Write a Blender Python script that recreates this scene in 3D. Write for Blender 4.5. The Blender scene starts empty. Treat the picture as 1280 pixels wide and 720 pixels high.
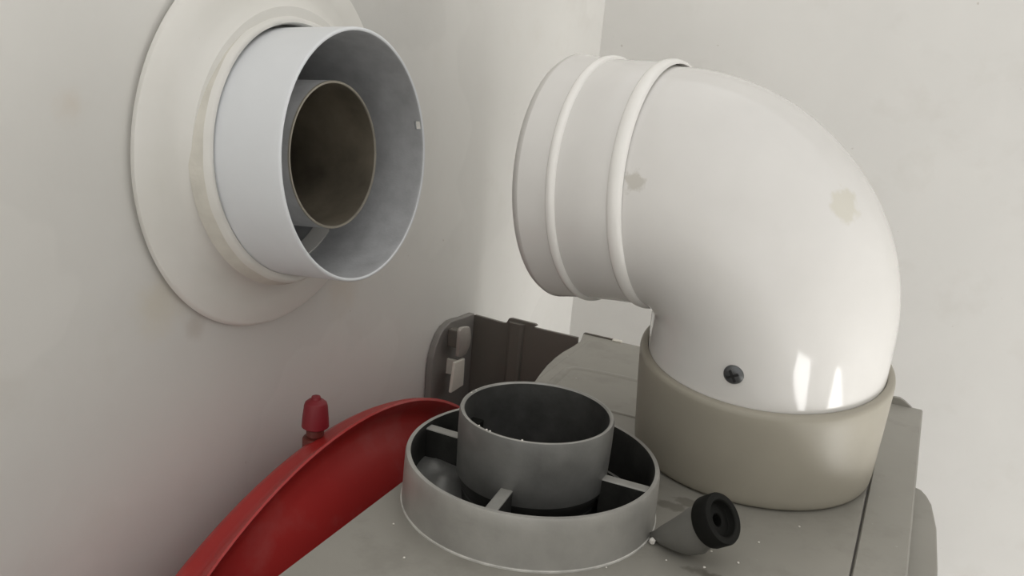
import bpy, bmesh, math, random
from mathutils import Vector, Matrix

S = bpy.context.scene
random.seed(4)
MM = 0.001

# ------------------------------------------------------------------ camera
cam_data = bpy.data.cameras.new('camera')
cam = bpy.data.objects.new('camera', cam_data)
S.collection.objects.link(cam)
cam_data.sensor_width = 36.0
cam_data.lens = 32.449
cam_data.clip_start = 0.01
cx = Vector((0.90238, 0.42251, 0.08483)).normalized()
cz = -Vector((-0.38657, 0.88064, -0.27394)).normalized()
cy = cz.cross(cx).normalized()
cx = cy.cross(cz)
cam.matrix_world = Matrix(((cx.x, cy.x, cz.x, 0.120716), (cx.y, cy.y, cz.y, -0.30978),
                           (cx.z, cy.z, cz.z, 0.182039), (0, 0, 0, 1)))
S.camera = cam

# ------------------------------------------------------------------ light
world = bpy.data.worlds.new('world')
S.world = world
world.use_nodes = True
wt = world.node_tree
wb = wt.nodes['Background']
# even overcast sky, brightest at the zenith and falling smoothly to the horizon all round
wc = wt.nodes.new('ShaderNodeTexCoord')
wx = wt.nodes.new('ShaderNodeSeparateXYZ')
wr = wt.nodes.new('ShaderNodeValToRGB')
wt.links.new(wc.outputs['Generated'], wx.inputs[0])
wt.links.new(wx.outputs['Z'], wr.inputs['Fac'])
wr.color_ramp.interpolation = 'B_SPLINE'
el = wr.color_ramp.elements
el[0].position, el[0].color = 0.0, (0.40, 0.392, 0.378, 1)
el[1].position, el[1].color = 1.0, (1.0, 0.985, 0.95, 1)
wt.links.new(wr.outputs['Color'], wb.inputs['Color'])
wb.inputs['Strength'].default_value = 1.25


def area(name, loc, target, sx, sy, power, col):
    d = bpy.data.lights.new(name, 'AREA')
    d.shape = 'RECTANGLE'
    d.size, d.size_y = sx, sy
    d.energy = power
    d.color = col
    o = bpy.data.objects.new(name, d)
    S.collection.objects.link(o)
    o.location = loc
    o.rotation_euler = (Vector(target) - Vector(loc)).to_track_quat('-Z', 'Y').to_euler()
    return o


# added light low at the right wall, brightens the rear corner
area('rear_fill', (1.5, 0.08, -0.92), (0.0, 0.3, 0.0), 0.56, 1.8, 27, (1.0, 0.99, 0.97))
# daylight through the narrow glazed slit in the same wall
area('slit_daylight', (1.53, -1.05, -1.25), (0.0, 0.0, -0.6), 0.95, 0.66, 19, (1.0, 0.99, 0.97))
# added weak fill light from behind the camera
area('front_fill', (0.3, -1.9, 0.2), (0.0, 0.1, 0.0), 1.2, 0.9, 1.2, (1.0, 0.99, 0.97))

S.view_settings.view_transform = 'Standard'
S.view_settings.look = 'None'
S.view_settings.exposure = 0.0
S.view_settings.gamma = 1.0
S.view_settings.use_curve_mapping = False


# ------------------------------------------------------------------ materials
class NT:
    def __init__(self, name):
        self.m = bpy.data.materials.new(name)
        self.m.use_nodes = True
        self.t = self.m.node_tree
        self.b = self.t.nodes['Principled BSDF']
        self.tc = self.t.nodes.new('ShaderNodeTexCoord')

    def link(self, a, b):
        self.t.links.new(a, b)

    def noise(self, scale, detail=4, rough=0.55, vec=None):
        n = self.t.nodes.new('ShaderNodeTexNoise')
        n.inputs['Scale'].default_value = scale
        n.inputs['Detail'].default_value = detail
        n.inputs['Roughness'].default_value = rough
        self.link(vec or self.tc.outputs['Object'], n.inputs['Vector'])
        return n.outputs['Fac']

    def ramp(self, fac, stops):
        r = self.t.nodes.new('ShaderNodeValToRGB')
        e = r.color_ramp.elements
        while len(e) < len(stops):
            e.new(0.5)
        for el, (p, c) in zip(e, stops):
            el.position = p
            el.color = (c[0], c[1], c[2], 1) if not isinstance(c, float) else (c, c, c, 1)
        self.link(fac, r.inputs['Fac'])
        return r.outputs['Color']

    def mix(self, fac, a, b):
        n = self.t.nodes.new('ShaderNodeMix')
        n.data_type = 'RGBA'
        for sock, v in ((n.inputs['Factor'], fac), (n.inputs['A'], a), (n.inputs['B'], b)):
            pass
        fi = n.inputs[0]
        ai = [i for i in n.inputs if i.name == 'A' and i.type == 'RGBA'][0]
        bi = [i for i in n.inputs if i.name == 'B' and i.type == 'RGBA'][0]
        for sock, v in ((fi, fac), (ai, a), (bi, b)):
            if isinstance(v, (int, float)):
                sock.default_value = v
            elif isinstance(v, tuple):
                sock.default_value = (v[0], v[1], v[2], 1)
            else:
                self.link(v, sock)
        return [o for o in n.outputs if o.type == 'RGBA'][0]

    def math(self, op, a, b=0.0, c=None, clamp=False):
        n = self.t.nodes.new('ShaderNodeMath')
        n.operation = op
        n.use_clamp = clamp
        for i, v in enumerate((a, b) if c is None else (a, b, c)):
            if isinstance(v, (int, float)):
                n.inputs[i].default_value = v
            else:
                self.link(v, n.inputs[i])
        return n.outputs[0]

    def blob(self, centre, radius, soft, wob, wscale, squash=(1, 1, 1)):
        """mask of an irregular patch of dirt around a point, in object space"""
        v = self.t.nodes.new('ShaderNodeVectorMath')
        v.operation = 'SUBTRACT'
        self.link(self.tc.outputs['Object'], v.inputs[0])
        v.inputs[1].default_value = centre
        w = self.t.nodes.new('ShaderNodeVectorMath')
        w.operation = 'MULTIPLY'
        self.link(v.outputs[0], w.inputs[0])
        w.inputs[1].default_value = squash
        l = self.t.nodes.new('ShaderNodeVectorMath')
        l.operation = 'LENGTH'
        self.link(w.outputs[0], l.inputs[0])
        n = self.noise(wscale, 3)
        d = self.math('ADD', l.outputs['Value'], self.math('MULTIPLY', self.math('SUBTRACT', n, 0.5), wob))
        mr = self.t.nodes.new('ShaderNodeMapRange')
        mr.interpolation_type = 'SMOOTHSTEP'
        self.link(d, mr.inputs['Value'])
        mr.inputs['From Min'].default_value = radius + soft
        mr.inputs['From Max'].default_value = radius - soft
        return mr.outputs['Result']

    def set(self, color=None, rough=None, metal=None, spec=None, coat=None):
        for k, v in (('Base Color', color), ('Roughness', rough), ('Metallic', metal),
                     ('Specular IOR Level', spec), ('Coat Weight', coat)):
            if v is None:
                continue
            s = self.b.inputs[k]
            if isinstance(v, (int, float)):
                s.default_value = v
            elif isinstance(v, tuple):
                s.default_value = (v[0], v[1], v[2], 1)
            else:
                self.link(v, s)

    def bump(self, h, strength, dist):
        n = self.t.nodes.new('ShaderNodeBump')
        n.inputs['Strength'].default_value = strength
        n.inputs['Distance'].default_value = dist
        self.link(h, n.inputs['Height'])
        self.link(n.outputs['Normal'], self.b.inputs['Normal'])


def simple(name, c, rough, metal=0.0, var=0.12, scale=60, bump=0.0, spec=0.5):
    t = NT(name)
    n = t.noise(scale, 5)
    lo = tuple(max(0, x * (1 - var)) for x in c)
    hi = tuple(min(1, x * (1 + var)) for x in c)
    t.set(t.ramp(n, [(0.3, lo), (0.7, hi)]), rough, metal, spec)
    if bump:
        t.bump(t.noise(scale * 8, 3), bump, 0.0005)
    return t.m


# plaster walls
def plaster(name, base, stains, patches):
    t = NT(name)
    big = t.noise(6, 5, 0.6)
    c = t.ramp(big, [(0.3, tuple(x * 0.955 for x in base)), (0.7, tuple(min(1, x * 1.03) for x in base))])
    blot = t.noise(26, 4, 0.6)
    c = t.mix(t.math('MULTIPLY', t.ramp(blot, [(0.56, 0.0), (0.72, 1.0)]), 0.16), c, (0.55, 0.52, 0.46))
    pat = t.noise(9, 3, 0.45)
    c = t.mix(t.math('MULTIPLY', t.ramp(pat, [(0.52, 0.0), (0.535, 1.0)]), patches), c, tuple(min(1, x * 1.14) for x in base))
    sp = t.noise(170, 2, 0.5)
    c = t.mix(t.math('MULTIPLY', t.ramp(sp, [(0.76, 0.0), (0.80, 1.0)]), 0.35), c, (0.36, 0.31, 0.25))
    for cen, rad, soft, wob, col, k in stains:
        c = t.mix(t.math('MULTIPLY', t.blob(cen, rad, soft, wob, 90), k), c, col)
    t.set(c, 0.75, 0, 0.35)
    t.bump(t.math('ADD', t.noise(14, 4), t.math('MULTIPLY', t.noise(90, 3), 0.10)), 0.35, 0.003)
    return t.m


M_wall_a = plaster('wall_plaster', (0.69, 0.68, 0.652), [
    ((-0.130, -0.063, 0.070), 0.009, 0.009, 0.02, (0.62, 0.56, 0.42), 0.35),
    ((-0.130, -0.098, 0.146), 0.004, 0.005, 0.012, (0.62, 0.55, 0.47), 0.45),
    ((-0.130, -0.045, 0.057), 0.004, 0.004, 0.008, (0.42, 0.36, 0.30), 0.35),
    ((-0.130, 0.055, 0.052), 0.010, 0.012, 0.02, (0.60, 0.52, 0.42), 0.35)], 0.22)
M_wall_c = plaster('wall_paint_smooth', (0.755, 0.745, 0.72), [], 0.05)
M_floor = simple('floor_screed', (0.45, 0.43, 0.40), 0.7, var=0.1, scale=8)
M_ceiling = simple('ceiling_paint', (0.82, 0.81, 0.78), 0.8, var=0.02, scale=5)

# white glossy plastic of the elbow with two worn grubby patches
t = NT('white_gloss_plastic')
n = t.noise(30, 4)
c = t.ramp(n, [(0.3, (0.715, 0.70, 0.678)), (0.7, (0.755, 0.74, 0.718))])
c = t.mix(t.math('MULTIPLY', t.blob((-0.0514, -0.0632, 0.1279), 0.0042, 0.0012, 0.009, 260), 0.55), c, (0.46, 0.43, 0.37))
c = t.mix(t.math('MULTIPLY', t.blob((0.0245, -0.0405, 0.1275), 0.0066, 0.0018, 0.011, 170), 0.6), c, (0.62, 0.59, 0.49))
t.set(c, 0.10, 0, 0.5)
M_elbow = t.m
M_bead = simple('white_bead_plastic', (0.90, 0.885, 0.855), 0.22, var=0.02, scale=40)
M_lip = simple('shaded_lip_plastic', (0.60, 0.585, 0.56), 0.4, var=0.04, scale=40)  # greyed to stand for shade on the lip turning inward
M_sleeve = simple('grey_beige_sleeve', (0.35, 0.325, 0.27), 0.42, var=0.07, scale=18, bump=0.05, spec=0.4)
M_white_tube = simple('white_enamel', (0.74, 0.76, 0.785), 0.35, var=0.03, scale=25)
M_tube_in = simple('grey_tube_inside', (0.45, 0.455, 0.465), 0.5, var=0.12, scale=120, bump=0.2)
M_rosette = NT('rosette_cream')
_t = M_rosette
c = _t.ramp(_t.noise(22, 4), [(0.3, (0.74, 0.725, 0.68)), (0.7, (0.80, 0.785, 0.75))])
c = _t.mix(_t.math('MULTIPLY', _t.ramp(_t.noise(400, 2), [(0.78, 0.0), (0.82, 1.0)]), 0.5), c, (0.3, 0.25, 0.2))
_t.set(c, 0.55, 0, 0.4)
M_rosette = _t.m
M_sealant = simple('old_sealant', (0.64, 0.615, 0.55), 0.6, var=0.12, scale=70, bump=0.3)
M_steel_dark = simple('brown_steel_glints', (0.21, 0.185, 0.145), 0.3, 0.5, var=0.45, scale=28)  # brown steel; lighter blotches paint in reflections inside the pipe
M_steel_rim = simple('steel_edge', (0.42, 0.39, 0.33), 0.4, 0.6, var=0.15, scale=60)
M_alu = simple('cast_aluminium', (0.37, 0.362, 0.34), 0.45, 0.35, var=0.16, scale=45, bump=0.15)
M_alu_dark = simple('dark_cast_aluminium', (0.075, 0.075, 0.072), 0.42, 0.3, var=0.3, scale=70, bump=0.2)  # dark grey for the inside face of the inner ring
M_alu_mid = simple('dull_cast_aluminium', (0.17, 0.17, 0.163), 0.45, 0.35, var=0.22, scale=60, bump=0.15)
M_soot_shade = simple('soot_shade_casting', (0.028, 0.028, 0.026), 0.5, 0.1, var=0.4, scale=70, bump=0.2, spec=0.3)  # soot; also paints the shade between the rings and on web sides
M_seam = simple('pale_seam', (0.55, 0.54, 0.51), 0.6, var=0.25, scale=120)
M_spoke = simple('bright_cast_web', (0.34, 0.335, 0.315), 0.45, 0.35, var=0.15, scale=90)
M_black = simple('black_void_shade', (0.012, 0.012, 0.012), 0.6, var=0.1)  # near-black stands for the darkness deep inside boiler and pipe
M_rubber = simple('black_cap_plastic', (0.008, 0.008, 0.007), 0.6, var=0.2, scale=80, spec=0.12)
M_port = simple('grey_port_plastic', (0.14, 0.137, 0.125), 0.5, var=0.1, scale=60)
M_red = NT('red_paint')
_t = M_red
c = _t.ramp(_t.noise(14, 5), [(0.3, (0.33, 0.018, 0.018)), (0.7, (0.42, 0.028, 0.025))])
c = _t.mix(_t.math('MULTIPLY', _t.ramp(_t.noise(34, 5, 0.6), [(0.50, 0.0), (0.70, 1.0)]), 0.22), c, (0.46, 0.19, 0.18))
_t.set(c, 0.40, 0, 0.4)
M_red = _t.m
M_red_cap = simple('red_cap_plastic', (0.22, 0.014, 0.022), 0.5, var=0.12, scale=50)
M_red_dull = simple('red_valve_body', (0.15, 0.030, 0.022), 0.55, var=0.15, scale=50)
_t = NT('boiler_grey_steel')
c = _t.ramp(_t.noise(9, 5, 0.6), [(0.3, (0.29, 0.279, 0.248)), (0.7, (0.345, 0.331, 0.298))])
c = _t.mix(_t.math('MULTIPLY', _t.ramp(_t.noise(40, 5, 0.65), [(0.52, 0.0), (0.66, 1.0)]), 0.32), c, (0.20, 0.19, 0.165))
c = _t.mix(_t.math('MULTIPLY', _t.ramp(_t.noise(300, 2, 0.5), [(0.76, 0.0), (0.80, 1.0)]), 0.5), c, (0.75, 0.74, 0.70))
for cen, rad in (((0.0505, 0.0288, 0), 0.004), ((0.058, 0.036, 0), 0.004), ((0.0735, -0.0125, 0), 0.003), ((0.079, -0.013, 0), 0.003)):
    c = _t.mix(_t.math('MULTIPLY', _t.blob((cen[0] - 0.045, cen[1], 0.72), rad, 0.0012, 0.007, 260, (0.6, 1.3, 1)), 0.6), c, (0.13, 0.12, 0.10))
_t.set(c, 0.46, 0.15, 0.45)
M_boiler = _t.m
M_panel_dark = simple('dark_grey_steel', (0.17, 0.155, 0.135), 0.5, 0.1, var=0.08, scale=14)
M_plate = simple('grey_plate_steel', (0.25, 0.235, 0.22), 0.5, 0.1, var=0.08, scale=20)
M_hook = simple('worn_zinc', (0.40, 0.37, 0.34), 0.5, 0.2, var=0.15, scale=60)
M_cream = simple('cream_plastic', (0.72, 0.69, 0.62), 0.5, var=0.08, scale=50)
M_chip = simple('white_plaster_chip', (0.80, 0.77, 0.72), 0.8, var=0.1, scale=300)
M_screw = simple('dark_phosphate_steel', (0.13, 0.135, 0.14), 0.38, 0.7, var=0.2, scale=400)
M_slot = simple('screw_recess', (0.015, 0.015, 0.016), 0.5)


# ------------------------------------------------------------------ builders
def finish(bm):
    bmesh.ops.recalc_face_normals(bm, faces=bm.faces)
    return bm


def obj(name, bm, mats, parent=None, smooth=True, angle=40):
    me = bpy.data.meshes.new(name)
    finish(bm)
    bm.to_mesh(me)
    bm.free()
    for m in (mats if isinstance(mats, (list, tuple)) else [mats]):
        me.materials.append(m)
    o = bpy.data.objects.new(name, me)
    S.collection.objects.link(o)
    if parent is not None:
        off = Vector((0, 0, 0))
        p = parent
        while p is not None:
            off += p.location
            p = p.parent
        me.transform(Matrix.Translation(-off))
        o.parent = parent
    if smooth:
        me.polygons.foreach_set('use_smooth', [True] * len(me.polygons))
        me.set_sharp_from_angle(angle=math.radians(angle))
    return o


def thing(name, label, cat, loc=(0, 0, 0), group=None):
    o = bpy.data.objects.new(name, None)
    o.empty_display_size = 0.02
    S.collection.objects.link(o)
    o.location = Vector(loc) * MM
    return tag(o, label, cat, group)


def tag(o, label, cat, group=None):
    o['label'] = label
    o['category'] = cat
    if group:
        o['group'] = group
    return o


def struct(o):
    o['kind'] = 'structure'
    return o


def box(bm, x0, x1, y0, y1, z0, z1, bev=0.0, mat=0):
    r = bmesh.ops.create_cube(bm, size=1)
    vs = r['verts']
    for v in vs:
        v.co = Vector(((x0 + x1) / 2 + v.co.x * (x1 - x0), (y0 + y1) / 2 + v.co.y * (y1 - y0),
                       (z0 + z1) / 2 + v.co.z * (z1 - z0))) * MM
    fs = {f for v in vs for f in v.link_faces}
    for f in fs:
        f.material_index = mat
    if bev:
        es = {e for v in vs for e in v.link_edges}
        bmesh.ops.bevel(bm, geom=list(es), offset=bev * MM, segments=2, affect='EDGES', profile=0.5)
    return bm


def frame(c, d, up=Vector((0, 0, 1))):
    """matrix (mm) with local Z along d at c"""
    z = Vector(d).normalized()
    x = up.cross(z)
    if x.length < 1e-4:
        x = Vector((1, 0, 0))
    x.normalize()
    y = z.cross(x)
    return Matrix(((x.x, y.x, z.x, c[0]), (x.y, y.y, z.y, c[1]), (x.z, y.z, z.z, c[2]), (0, 0, 0, 1)))


def revolve(prof, mtx=Matrix(), n=96, closed=False, matf=None, bm=None, wob=None, skip=None):
    """prof: (radius, height) in mm, turned about local Z"""
    bm = bm or bmesh.new()
    rows = []
    for i, (r, h) in enumerate(prof):
        if r < 1e-6:
            rows.append([bm.verts.new((mtx @ Vector((0, 0, h))) * MM)] * n)
            continue
        row = []
        for k in range(n):
            a = 2 * math.pi * k / n
            rr, hh = r, h
            if wob:
                rr, hh = wob(i, a, r, h)
            row.append(bm.verts.new((mtx @ Vector((rr * math.cos(a), rr * math.sin(a), hh))) * MM))
        rows.append(row)
    m = len(rows)
    for i in range(m if closed else m - 1):
        A, B = rows[i], rows[(i + 1) % m]
        for k in range(n):
            if skip and skip(i, k):
                continue
            q = []
            for v in (A[k], A[(k + 1) % n], B[(k + 1) % n], B[k]):
                if v not in q:
                    q.append(v)
            if len(q) > 2:
                f = bm.faces.new(q)
                if matf:
                    f.material_index = matf(i, k)
    return bm


def loft(rings, close_ends=False, bm=None, mats=None):
    bm = bm or bmesh.new()
    R = [[bm.verts.new(Vector(p) * MM) for p in ring] for ring in rings]
    n = len(R[0])
    for i in range(len(R) - 1):
        for k in range(n):
            f = bm.faces.new((R[i][k], R[i][(k + 1) % n], R[i + 1][(k + 1) % n], R[i + 1][k]))
            if mats:
                f.material_index = mats[i]
    if close_ends:
        bm.faces.new(R[0][::-1])
        bm.faces.new(R[-1])
    return bm


def prism(poly, axis, a, b, bm=None, bev=0.0):
    """poly in the two remaining axes (in order), extruded along axis from a to b"""
    bm = bm or bmesh.new()

    def P(u, v, w):
        return Vector({'x': (w, u, v), 'y': (u, w, v), 'z': (u, v, w)}[axis]) * MM
    A = [bm.verts.new(P(u, v, a)) for u, v in poly]
    B = [bm.verts.new(P(u, v, b)) for u, v in poly]
    fs = [bm.faces.new(A), bm.faces.new(B)]
    n = len(poly)
    for k in range(n):
        fs.append(bm.faces.new((A[k], A[(k + 1) % n], B[(k + 1) % n], B[k])))
    if bev:
        bmesh.ops.recalc_face_normals(bm, faces=fs)
        es = list({e for f in fs for e in f.edges})
        bmesh.ops.bevel(bm, geom=es, offset=bev * MM, segments=2, affect='EDGES', profile=0.5)
    return bm


# ------------------------------------------------------------------ the room
FL, CE, XR, YF = -1900, 560, 1600, -1980
A_X, BEND_Y, PHI = -130.0, 186.0, math.radians(2)
CORNER = (-123.5, 371.9)

# left wall: one plastered face with a softly rounded bend towards the rear corner
pts = []
RB = 40.0
tl = RB * math.tan(PHI / 2)
for i in range(9):
    a = PHI * i / 8
    pts.append((A_X + RB * (1 - math.cos(a)), BEND_Y - tl + RB * math.sin(a)))
bm = bmesh.new()
HZ, HR, Y1 = 121.9, 50.9, pts[0][1]
angs = sorted(set([2 * math.pi * k / 120 for k in range(120)] +
                  [math.atan2(z - HZ, y) % (2 * math.pi) for y in (YF, Y1) for z in (FL, CE)]))
hole, deep, edge = [], [], []
for a in angs:
    ca, sa = math.cos(a), math.sin(a)
    tt = min(((Y1 if ca > 0 else YF) / ca) if abs(ca) > 1e-9 else 1e9,
             (((CE if sa > 0 else FL) - HZ) / sa) if abs(sa) > 1e-9 else 1e9)
    for lst, r, x in ((hole, HR, A_X), (deep, HR, A_X - 110), (edge, tt, A_X)):
        lst.append(bm.verts.new(Vector((x, r * ca, HZ + r * sa)) * MM))
n = len(angs)
for k in range(n):
    j = (k + 1) % n
    bm.faces.new((hole[k], hole[j], edge[j], edge[k]))
    bm.faces.new((hole[k], deep[k], deep[j], hole[j]))
strip = pts + [CORNER, (A_X - 110, CORNER[1]), (A_X - 110, YF), (A_X, YF)]
for k in range(len(strip) - 1):
    q = [Vector((strip[k][0], strip[k][1], z)) * MM for z in (FL, CE)] + [Vector((strip[k + 1][0], strip[k + 1][1], z)) * MM for z in (CE, FL)]
    bm.faces.new([bm.verts.new(v) for v in q])
bmesh.ops.remove_doubles(bm, verts=bm.verts, dist=1e-6)
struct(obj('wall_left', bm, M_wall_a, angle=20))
bm = bmesh.new()
box(bm, A_X - 60, XR + 60, CORNER[1], CORNER[1] + 60, FL, CE)
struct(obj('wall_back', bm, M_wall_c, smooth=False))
bm = bmesh.new()                      # right wall, a plain box behind the two area lights
box(bm, XR, XR + 60, YF, CORNER[1], FL, CE)
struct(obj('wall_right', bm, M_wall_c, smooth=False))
bm = bmesh.new()
box(bm, A_X - 60, XR + 60, YF - 60, CORNER[1] + 60, FL - 60, FL)
struct(obj('floor', bm, M_floor, smooth=False))
# ------------------------------------------------------------------ boiler
boiler = thing('boiler', 'grey steel boiler hung on the left wall, carrying the flue collar and elbow', 'boiler', (45, 0, -720))
LX0, LX1, LY0, LY1 = -49.5, 121.5, -250.0, 212.0
# lid: flat sheet with a round hole under the flue collar
bm = bmesh.new()
N = 128
angs = sorted(set([2 * math.pi * k / N for k in range(N)] +
                  [math.atan2(y, x) % (2 * math.pi) for x in (LX0, LX1) for y in (LY0, LY1)]))
top_in, top_out, bot_in, bot_out = [], [], [], []
for a in angs:
    ca, sa = math.cos(a), math.sin(a)
    tt = min(((LX1 if ca > 0 else LX0) / ca) if abs(ca) > 1e-9 else 1e9,
             ((LY1 if sa > 0 else LY0) / sa) if abs(sa) > 1e-9 else 1e9)
    for lst, r, z in ((top_in, 46, 0), (top_out, tt, 0), (bot_in, 46, -3), (bot_out, tt, -3)):
        lst.append(bm.verts.new(Vector((r * ca, r * sa, z)) * MM))
n = len(angs)
for k in range(n):
    j = (k + 1) % n
    for A, B in ((top_in, top_out), (top_out, bot_out), (bot_out, bot_in), (bot_in, top_in)):
        bm.faces.new((A[k], A[j], B[j], B[k]))
lid = obj('lid', bm, M_boiler, boiler, smooth=False)
# pressed beads in the lid
def bead(path, w, h, name='pressed_bead'):
    rings = []
    for i, (x, y) in enumerate(path):
        a = Vector(path[max(i - 1, 0)]); b = Vector(path[min(i + 1, len(path) - 1)])
        d = (b - a).normalized(); s = Vector((-d.y, d.x))
        rings.append([(x + s.x * w * u, y + s.y * w * u, zz * h - 0.3) for u, zz in
                      ((-1, 0), (-.6, .7), (-.25, 1), (.25, 1), (.6, .7), (1, 0), (0, -0.2))])
    obj(name, loft(rings, True), M_boiler, lid)
bead([(-41, 60), (-41, 120), (-41.5, 140), (-42, 147), (-39, 151.5), (-32, 153.5), (-20, 155), (0, 155.5), (40, 155.5), (110, 155.5)], 3.0, 1.0)
bead([(-20, 106), (0, 106), (13, 106)], 1.6, 1.0)
# case below the lid: four thin sides so that the collar opens into a dark chamber
bm = bmesh.new()
box(bm, LX0, LX0 + 2, LY0, LY1, -720, -3)
box(bm, LX1 - 2, LX1 + 1.2, LY0, LY1, -720, -3.2)
box(bm, LX0 + 2, LX1 - 2, LY0, LY0 + 2, -720, -3)
box(bm, LX0 + 2, LX1 - 2, LY1 - 2, LY1, -720, -3)
box(bm, LX0 + 2, LX1 - 2, LY0 + 2, LY1 - 2, -720, -716)
obj('case', bm, M_plate, boiler, smooth=False)
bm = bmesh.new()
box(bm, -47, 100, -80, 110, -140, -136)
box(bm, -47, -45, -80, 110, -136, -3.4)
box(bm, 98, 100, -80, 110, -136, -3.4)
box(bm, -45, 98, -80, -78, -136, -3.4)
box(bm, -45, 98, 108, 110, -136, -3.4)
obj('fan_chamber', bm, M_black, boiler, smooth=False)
# rail along the right edge of the lid, with its downturned flange
bm = bmesh.new()
prism([(122.3, -3.5), (122.3, -0.6), (122.8, 0.1), (140.2, 0.1), (141.0, -0.6), (141.0, -60), (139.8, -60), (139.8, -3.5)],
      'y', -250, 212, bm)
obj('rail', bm, M_boiler, boiler, angle=25)
# rounded tab standing at the rear end of the rail
tab = [(121.8, -4), (121.8, 2.6), (123.4, 4.0), (128.5, 4.2), (131, 3.2), (135.5, 0.1), (135.5, -4)]
obj('rear_tab', prism(tab, 'y', 211.0, 213.2, bev=0.3), M_boiler, boiler, smooth=False)
# folded rear lip of the lid with its notch
lip = [(-57, -6), (-57, 0.2), (-56, 0.9), (-38, 0.8), (-37.5, -0.4), (-27, -1.6), (-19, -0.2), (120, -0.2), (120, -6)]
obj('rear_lip', prism(lip, 'y', 212.05, 213.2), M_panel_dark, boiler, smooth=False)
bm = bmesh.new()
box(bm, -37.4, -31.5, 210.2, 213.4, -0.1, 0.9, 0.25)
obj('spring_clip', bm, M_cream, boiler, smooth=False)
# left edge strip of the lid bulging out at the rear corner
corner = [(-49.6, 120), (-51.6, 132), (-53.6, 146), (-54.6, 160), (-54.6, 172), (-53.4, 186), (-53.2, 197), (-57, 212), (-49.6, 212)]
obj('lid_corner', prism(corner, 'z', -3, 0), M_boiler, lid, smooth=False)
# front cover: rounded rear corner, set a little lower than the rail
cov = [(141.3, -250), (152.8, -250), (152.8, 60), (151.8, 95), (149.4, 117), (147.2, 125), (144.6, 130.4), (141.3, 132)]
obj('front_cover', prism(cov, 'z', -720, -10, bev=0.8), M_boiler, boiler, smooth=False)
# dark side panel at the far end, reaching to the wall
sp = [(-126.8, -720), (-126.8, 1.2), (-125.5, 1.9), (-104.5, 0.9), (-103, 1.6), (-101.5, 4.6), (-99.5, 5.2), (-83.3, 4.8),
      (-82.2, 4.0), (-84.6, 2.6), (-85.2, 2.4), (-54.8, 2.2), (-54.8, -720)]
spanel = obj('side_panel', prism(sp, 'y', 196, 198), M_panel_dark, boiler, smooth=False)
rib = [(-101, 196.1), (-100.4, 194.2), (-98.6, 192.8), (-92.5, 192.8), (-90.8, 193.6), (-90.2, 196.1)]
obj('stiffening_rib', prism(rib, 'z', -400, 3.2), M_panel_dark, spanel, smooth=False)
# back plate on the wall, top corner rounded
bp = [(146.0, -720), (144.6, -60), (143.6, -20), (144.6, -12), (147.2, -5.5), (151.6, 0.5), (157, 4.0), (165, 5.6), (172, 5.2),
      (180, 4.0), (195.8, 3.0), (195.8, -720)]
bplate = obj('back_plate', prism(bp, 'x', -129.8, -125.5, bev=0.6), M_plate, boiler, smooth=False)
bm = bmesh.new()
hk = [(154.6, -11.6), (160, -13.2), (165.2, -13.0), (169.6, -8.4), (170.6, -4), (168.6, 2.6), (166.8, 4.2), (160.5, 5.8), (156.6, 6.2), (154.6, 4.6)]
prism(hk, 'x', -116.5, -114.0, bm, bev=0.8)
obj('mounting_hook', bm, M_hook, boiler)
bm = bmesh.new()
prism([(151.2, -14.4), (164.0, -15.4), (164.7, -33.4), (148.8, -33.2)], 'x', -116.2, -114.2, bm, bev=0.5)
box(bm, -125.4, -116.2, 161.5, 163.5, -27, -17.5)
obj('hanging_bracket', bm, M_cream, boiler, smooth=False)
bm = bmesh.new()
box(bm, -125.4, -116.6, 160.5, 166.5, -9, 2, 0.6)
obj('hook_arm', bm, M_panel_dark, boiler, smooth=False)

# ------------------------------------------------------------------ red expansion tank with its charging valve
tank = thing('expansion_tank', 'flat round red expansion tank standing upright between boiler and left wall', 'tank', (-95, 0, -400))


def ring_x(x, cy, cz_, R, n=128):
    return [(x, cy + R * math.cos(2 * math.pi * k / n), cz_ + R * math.sin(2 * math.pi * k / n)) for k in range(n)]


rings = [ring_x(-112, 12, -218, 150), ring_x(-110, 12, -217, 195), ring_x(-106, 11, -216, 210), ring_x(-101, 10.5, -215, 216.5), ring_x(-97, 10, -214, 217.6),
         ring_x(-93, 8, -206, 209.5), ring_x(-88, 5, -193, 199.5), ring_x(-82.5, 0, -174, 186.4), ring_x(-80.2, -2, -166.5, 180.6), ring_x(-79.4, -3, -164.5, 178.0),
         ring_x(-80.4, -3.2, -164, 175.4), ring_x(-83.6, -3.4, -164, 172.0), ring_x(-85.0, -3.5, -164, 169), ring_x(-84.6, -3.5, -164, 165.5),
         ring_x(-80.5, -3.5, -164, 159), ring_x(-74.5, -3.5, -164, 148), ring_x(-67.5, -3.5, -164, 132), ring_x(-62, -3.5, -164, 113), ring_x(-58, -3.5, -164, 85), ring_x(-56, -3.5, -164, 50), ring_x(-55.5, -3.5, -164, 20)]
obj('vessel', loft(rings, True), M_red, tank, angle=50)
VX, VY = -100.0, -5.6
vm = Matrix.Translation((VX, VY, 0))
valve = obj('air_valve', revolve([(0, -14), (5.4, -14), (5.4, 1.6), (5.0, 2.4), (3.2, 2.6), (3.8, 3.2), (3.8, 7.2), (3.2, 8), (0, 8)], vm, 32), M_red_dull, tank)
obj('valve_cap', revolve([(0, 7.0), (5.2, 7.0), (5.9, 7.6), (5.7, 11), (5.1, 17.0), (4.6, 18.6), (3.2, 19.8), (2.2, 20.2), (1.9, 21.4), (0, 21.7)], vm, 40), M_red_cap, valve, angle=30)

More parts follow.
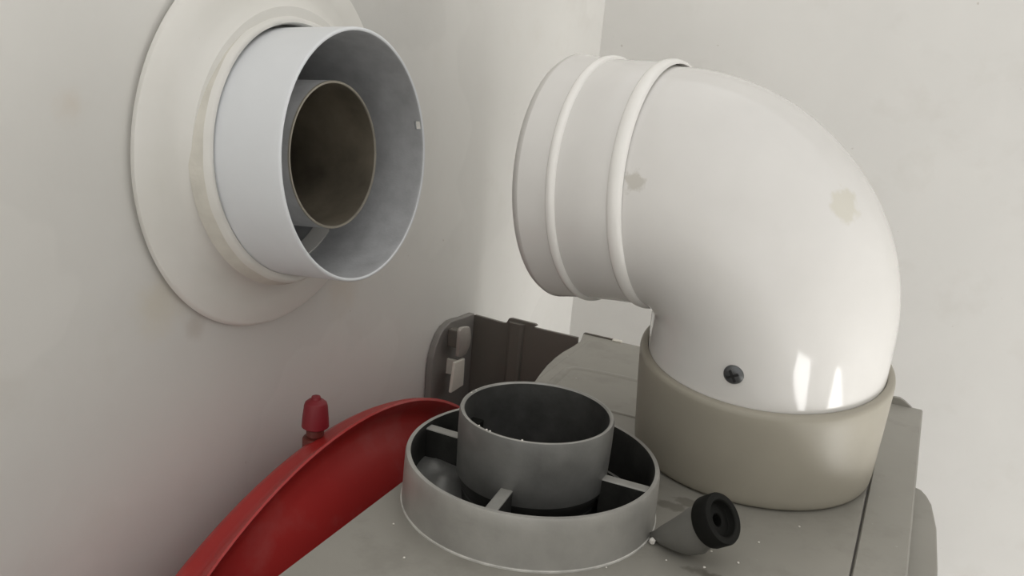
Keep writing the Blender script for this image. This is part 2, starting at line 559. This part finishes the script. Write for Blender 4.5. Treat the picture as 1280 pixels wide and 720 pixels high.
# ------------------------------------------------------------------ flue collar on the lid
collar = thing('flue_collar', 'round grey cast metal flue collar with inner ring and webs on boiler top', 'flue collar', (0, 0, 0))
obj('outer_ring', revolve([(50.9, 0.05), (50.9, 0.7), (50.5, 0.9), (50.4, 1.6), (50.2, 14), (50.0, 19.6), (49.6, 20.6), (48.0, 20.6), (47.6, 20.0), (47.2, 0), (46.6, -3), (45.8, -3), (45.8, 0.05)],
                          n=128, closed=True, matf=lambda i, k: 1 if i in (7, 8, 9, 10, 11) else (2 if i in (0, 1) else 0)), [M_alu, M_soot_shade, M_seam], collar)
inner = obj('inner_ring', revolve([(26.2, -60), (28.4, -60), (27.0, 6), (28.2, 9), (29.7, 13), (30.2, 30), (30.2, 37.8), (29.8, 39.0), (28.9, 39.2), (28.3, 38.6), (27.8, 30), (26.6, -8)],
                                  n=112, closed=True, matf=lambda i, k: 3 if i in (0, 1, 2, 3) else (1 if i in (9, 10, 11) else (2 if i in (7, 8) else 0))), [M_alu_mid, M_alu_dark, M_spoke, M_soot_shade], collar)  # lower band blackened to stand for shade in the gap
for ang in (0.02, math.pi / 2, math.pi - 0.02, -math.pi / 2 + 0.09):
    bm = bmesh.new()
    box(bm, 28.9, 48.2, -2.4, 2.4, -3, 19.2, 0.5)
    bmesh.ops.rotate(bm, verts=bm.verts, cent=(0, 0, 0), matrix=Matrix.Rotation(ang, 3, 'Z'))
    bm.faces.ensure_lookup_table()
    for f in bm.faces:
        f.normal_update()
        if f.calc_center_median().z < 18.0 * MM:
            f.material_index = 1  # web sides blackened, shade painted in below the tops
    obj('web', bm, [M_spoke, M_soot_shade], collar, smooth=False)
bm = bmesh.new()
rows = []
for a_ in range(25):
    a = math.radians(181 + 66 * a_ / 24)
    row = []
    for q in range(9):
        r = 27 + 20.5 * q / 8
        z = 6.5 - 12.0 * (a_ / 24) ** 1.6 + 3.2 * math.exp(-((a_ - 9) / 4.0) ** 2 - ((q - 3) / 2.0) ** 2) + 2.6 * math.exp(-((a_ - 3) / 2.2) ** 2 - ((q - 5.5) / 1.6) ** 2)
        row.append(Vector((r * math.cos(a), r * math.sin(a), z)) * MM)
    rows.append(row)
V = [[bm.verts.new(p) for p in row] for row in rows]
W = [[bm.verts.new(Vector((p.x, p.y, -0.012))) for p in row] for row in rows]
for a_ in range(24):
    for q in range(8):
        bm.faces.new((V[a_][q], V[a_ + 1][q], V[a_ + 1][q + 1], V[a_][q + 1]))
        bm.faces.new((W[a_][q], W[a_][q + 1], W[a_ + 1][q + 1], W[a_ + 1][q]))
for a_ in range(24):
    bm.faces.new((V[a_][0], V[a_ + 1][0], W[a_ + 1][0], W[a_][0]))
    bm.faces.new((V[a_][8], W[a_][8], W[a_ + 1][8], V[a_ + 1][8]))
for q in range(8):
    bm.faces.new((V[0][q], V[0][q + 1], W[0][q + 1], W[0][q]))
    bm.faces.new((V[24][q], W[24][q], W[24][q + 1], V[24][q + 1]))
obj('casting_boss', bm, M_alu_mid, collar)
bm = bmesh.new()
box(bm, -27.6, -22.5, -8.5, 0.5, 8, 29.0, 0.4)
obj('baffle_tab', bm, M_rubber, collar, smooth=False)
# test port: grey cone rising out of the collar, black screwed cap
PA = Vector((.72, -.25, .60)).normalized()
PC = Vector((75.0, -5.4, 18.0))
pm = frame(PC, PA)
rings = []
for cc, tt, ru, rv in (((50.9, -1.0, 1.6), 0, 0.8, 1.2), ((53.4, -1.5, 2.6), 0.05, 1.9, 2.4), ((55.5, -2.0, 3.7), 0.1, 3.6, 3.6), ((60, -2.9, 5.8), 0.25, 5.6, 5.8),
                       ((64.6, -3.7, 8.1), 0.5, 6.9, 7.7), ((68.4, -4.3, 11.2), 0.8, 7.4, 8.6), (tuple(PC - PA * 3.9), 1, 7.5, 7.5)):
    ax = Vector((1, -0.1, 0.25)).normalized().lerp(PA, tt).normalized()
    sx = Vector((0, 0, 1)).cross(ax).normalized()
    sy = ax.cross(sx)
    ring = [Vector(cc) + sx * ru * math.cos(2 * math.pi * k / 40) + sy * rv * math.sin(2 * math.pi * k / 40) for k in range(40)]
    rings.append([(p.x, p.y, max(0.05, p.z)) for p in ring])
port = obj('test_port', loft(rings, True), M_port, collar, angle=60)
obj('port_cap', revolve([(0, -4.3), (8.8, -4.3), (9.3, -3.7), (9.5, -3.0), (9.5, 2.3), (9.1, 3.0), (7.0, 3.0), (6.6, 2.6), (6.3, 0.4), (6.0, 0.0), (2.7, 0.4), (2.3, 0.0), (2.1, -3.6), (0, -3.8)], pm, 56),
    M_rubber, port, angle=30)

# ------------------------------------------------------------------ loose white elbow in its sleeve
E0 = Vector((69.49, 89.68, 50.25))
EU = Vector((.0082, -.1423, .9898)).normalized()
MD = Vector((-.9915, .110, -.070)).normalized()
K = Vector((70.1, 79.1, 122.2))
TL, RBEND = 52.5, 47.6
elbow = thing('flue_elbow', 'glossy white plastic flue elbow with grey sleeve, standing loose on boiler top', 'pipe elbow', (69, 97, 0))
bn = EU.cross(MD).normalized()
NSEG = 96


def ring_at(c, d, r, clampc=None):
    """ring about axis d at c; keeps clear of the bend centre"""
    side = bn
    inn = side.cross(d).normalized()
    out = []
    for k in range(NSEG):
        a = 2 * math.pi * k / NSEG
        u, v = r * math.cos(a), r * math.sin(a)
        if clampc is not None:
            u = min(u, clampc)
        out.append(tuple(c + inn * u + side * v))
    return out


turn = EU.angle(MD)
S0 = K - EU * TL
S1 = K + MD * TL
inn0 = bn.cross(EU).normalized()
if inn0.dot(MD) < 0:
    inn0 = -inn0
RBEND = TL / math.tan(turn / 2)
BC = S0 + inn0 * RBEND
rings, ring_s = [], []
for hgt, r in ((22, 50.6), (30, 50.8), (44, 50.9), (56, 51.0)):
    c = E0 + EU * (hgt - 50.25)
    rings.append(ring_at(c, EU, r))
sgn = 1 if (bn.cross(EU)).dot(inn0) > 0 else -1
for i in range(0, 29):
    a = turn * i / 28
    rot = Matrix.Rotation(a, 3, bn)
    c = BC + rot @ (S0 - BC)
    d = rot @ EU
    r = 51.0 + 1.4 * i / 28
    lst = ring_at(c, d, r)
    # clamp on the inner side
    innd = (BC - c).normalized()
    fixed = []
    for p in lst:
        p = Vector(p)
        u = (p - c).dot(innd)
        lim = RBEND - 0.8
        if u > lim:
            p = p - innd * (u - lim)
        fixed.append(tuple(p))
    rings.append(fixed)
MC = Vector((-29.2, 89.6, 116.45))
for s, r in ((45.0, 52.8), (30, 53.2), (18, 53.8), (10, 54.6), (4.2, 55.4), (3.6, 55.5)):
    rings.append(ring_at(MC - MD * s, MD, r))
nb = len(rings)
obj('elbow_body', loft(rings), M_elbow, elbow, angle=55)
lip_r = [ring_at(MC - MD * s, MD, r) for s, r in ((3.6, 55.5), (2.4, 55.6), (0.6, 54.6), (0.0, 53.6), (0.0, 50.6), (3.0, 49.6), (30, 49.0))]
obj('socket_lip', loft(lip_r), M_lip, elbow, angle=50)


def torus_bead(s, R, w, h, name='raised_bead'):
    prof = [(-1.0, -0.5), (-0.9, 0.25), (-0.55, 0.8), (0, 1.0), (0.55, 0.8), (0.9, 0.25), (1.0, -0.5)]
    rr = [ring_at(MC - MD * (s + u * w), MD, R + q * h) for u, q in prof]
    rr.append(rr[0])
    bm = loft(rr)
    bmesh.ops.remove_doubles(bm, verts=bm.verts, dist=1e-7)
    obj(name, bm, M_bead, elbow, angle=60)


torus_bead(18.0, 54.0, 2.2, 1.2)
torus_bead(46.0, 53.0, 3.2, 1.4)
# sleeve
SB, ST = Vector((69, 97, 0)), Vector((69.5, 89.7, 50.25))
SU = Vector((0, 0, 1))


def sring(tz, r, top=True):
    c = SB.lerp(ST, tz)
    up = SU.lerp(EU, max(0, min(1, tz))).normalized()
    x = Vector((0, 1, 0)).cross(up).normalized()
    y = up.cross(x)
    return [tuple(c + x * r * math.cos(2 * math.pi * k / NSEG) + y * r * math.sin(2 * math.pi * k / NSEG)) for k in range(NSEG)]


srs = [sring(0.002, 46), sring(0.002, 50.6), sring(0.02, 52.0), sring(0.06, 52.9), (sring(0.14, 53.3)), sring(0.5, 53.9), sring(0.9, 54.5), sring(1.0, 54.6), sring(1.03, 54.3),
       sring(1.045, 53.5), sring(1.05, 52.2), sring(1.045, 51.2), sring(1.03, 51.05), sring(0.5, 51.05), sring(0.002, 46)]
bm = loft(srs)
bmesh.ops.remove_doubles(bm, verts=bm.verts, dist=1e-7)
obj('sleeve', bm, M_sleeve, elbow, angle=60)
# cross head screw
SP = Vector((65.9, 37.1, 58.3))
SN = Vector((-.074, -.987, -.141)).normalized()
sm = frame(SP, SN)
screw = obj('screw', revolve([(0, -3), (4.0, -3), (4.05, 0.2), (3.8, 0.9), (3.0, 1.5), (1.8, 1.8), (0, 1.9)], sm, 32), M_screw, elbow, angle=35)
bm = bmesh.new()
for a in (0.5, 0.5 + math.pi / 2):
    b2 = bmesh.new()
    box(b2, -2.6, 2.6, -0.5, 0.5, 0.9, 2.02)
    b2.transform(Matrix.Translation(-Vector((0, 0, 0))) @ Matrix.Rotation(a, 4, 'Z'))
    me = bpy.data.meshes.new('tmp')
    b2.to_mesh(me)
    b2.free()
    bm.from_mesh(me)
    bpy.data.meshes.remove(me)
sm2 = sm.copy()
sm2.translation = sm.translation * MM
bm.transform(sm2)
obj('cross_recess', bm, M_slot, screw, smooth=False)

# ------------------------------------------------------------------ flue pipe and rosette on the left wall
EL = 0.089
PD = Vector((math.cos(EL), -0.005, math.sin(EL))).normalized()
PR = Vector((-85.0, -0.9, 126.4))
pipe = thing('flue_pipe', 'white twin wall flue pipe stub sticking out of the left wall', 'pipe', (-130, 0, 122))
fm = frame(PR, PD)
NP = 160
# angle index of the little slot in the rim
slot_p = Vector((-87, 45.5, 135.8)) - PR
loc = fm.to_3x3().inverted() @ slot_p
sk = int(round((math.atan2(loc.y, loc.x) % (2 * math.pi)) / (2 * math.pi) * NP))
prof = [(49.9, -110), (49.9, -3.9), (49.9, -1.0), (49.8, -0.3), (49.4, 0), (48.9, 0), (48.5, -0.3), (48.4, -1.0), (48.4, -3.9), (48.4, -110)]
outer = obj('outer_pipe', revolve(prof, fm, NP, closed=True, matf=lambda i, k: 1 if i in (6, 7, 8) else 0,
            skip=lambda i, k: (i in (1, 7)) and k in (sk - 1, sk)), [M_white_tube, M_tube_in], pipe, angle=50)
fi = fm @ Matrix.Translation((0, 0, -12.35))
obj('inner_pipe', revolve([(29.6, -92), (29.6, -0.5), (29.4, 0), (28.6, 0), (28.4, -0.5), (28.4, -92)], fi, 112, closed=True,
                          matf=lambda i, k: 2 if i in (1, 2, 3) else (1 if i == 4 else 0)), [M_tube_in, M_steel_dark, M_steel_rim], pipe, angle=50)
obj('inner_baffle', revolve([(0, -84.0), (12, -84.2), (24, -85), (28.39, -85.6)], fi, 64), M_steel_dark, pipe)
obj('gap_end', revolve([(29.61, -90), (48.39, -90)], fi, 96), M_black, pipe)  # black ring standing for the dark depth of the gap

rosette = thing('wall_rosette', 'round cream cover rosette on the left wall around the flue pipe', 'rosette', (-130, 0, 126))
rm = frame((-130.0, -0.29, 126.0), (1, 0, 0))
rr_ = random.Random(3)
ph = [rr_.uniform(0, 6.28) for _ in range(8)]


def wobble(i, a, r, h):
    return r + 0.35 * math.sin(3 * a + ph[0]) * (1 if i in (3, 4) else 0), h


obj('disc', revolve([(50.5, 0.1), (74.6, 0.1), (75.0, 1.2), (76.6, 1.5), (77.0, 2.2), (76.6, 3.6), (75.5, 4.2), (66, 4.5), (60.5, 5.0), (57.0, 7.0), (55.4, 9.0), (50.5, 9.2)], rm, 128, closed=True, wob=wobble), M_rosette, rosette)
rn = rr_


def wob_neck(i, a, r, h):
    w = 0.5 * math.sin(5 * a + ph[1]) + 0.35 * math.sin(11 * a + ph[2]) + 0.25 * math.sin(23 * a + ph[3])
    low = max(0.0, math.cos(a - math.pi * 1.40))
    return r + (0.35 * w + 0.5 * low if i in (3, 4, 5) else 0), h + (0.5 * w if i in (4, 5) else 0)


neck_m = frame((-130.0, -0.29, 123.2), PD)
obj('sealant_neck', revolve([(50.2, 8.2), (56.0, 8.4), (55.2, 10.6), (53.7, 13.4), (53.0, 15.4), (52.2, 16.0), (51.0, 15.8), (50.3, 14.0)], neck_m, 160, closed=True, wob=wob_neck, matf=lambda i, k: 0 if i in (1, 2) else 1), [M_sealant, M_rosette], rosette, angle=60)

# ------------------------------------------------------------------ chips of plaster
def chip(c, s, seed, bm):
    r = random.Random(seed)
    res = bmesh.ops.create_icosphere(bm, subdivisions=1, radius=1.0)
    for v in res['verts']:
        v.co = Vector((v.co.x * s[0] * r.uniform(.8, 1.2), v.co.y * s[1] * r.uniform(.8, 1.2), v.co.z * s[2] * r.uniform(.8, 1.15))) * MM + Vector(c) * MM
    return bm


bm = chip((52.6, -4.2, 1.5), (1.3, 1.3, 1.5), 5, bmesh.new())
tag(obj('plaster_chip', bm, M_chip, smooth=False), 'small white plaster chip lying where the test port meets the collar', 'chip')
bm = bmesh.new()
rr = random.Random(9)
for x, y in ((73.5, 3.2), (88, 20), (60.5, -12.0), (73.8, -9.0), (43.2, -28.5), (100, 41.5), (84, 1), (125, 3), (-35, -45), (-20, -62), (30, -60)):
    s = rr.uniform(0.35, 0.6)
    chip((x, y, s * 0.6 + (0.1 if x > 121 else 0)), (s, s, s * 0.7), int(x * 7 + y), bm)
o = tag(obj('plaster_crumbs', bm, M_chip, smooth=False), 'tiny white plaster crumbs scattered over the grey boiler top', 'crumbs')
o['kind'] = 'stuff'
bm = bmesh.new()
for a, z in ((-2.0, 39.0), (-1.86, 38.9), (-1.80, 39.0), (-1.35, 38.9), (3.02, 38.9), (3.08, 38.5), (3.14, 38.9)):  # crumbs at the left rear stand for a glint on the rim
    s = rr.uniform(0.3, 0.5)
    chip((28.9 * math.cos(a), 28.9 * math.sin(a), z + 0.3), (s, s, s * .8), int(a * 100), bm)
o = tag(obj('plaster_crumbs', bm, M_chip, smooth=False), 'tiny white plaster crumbs and glint specks on the rim of the inner ring', 'crumbs')
o['kind'] = 'stuff'
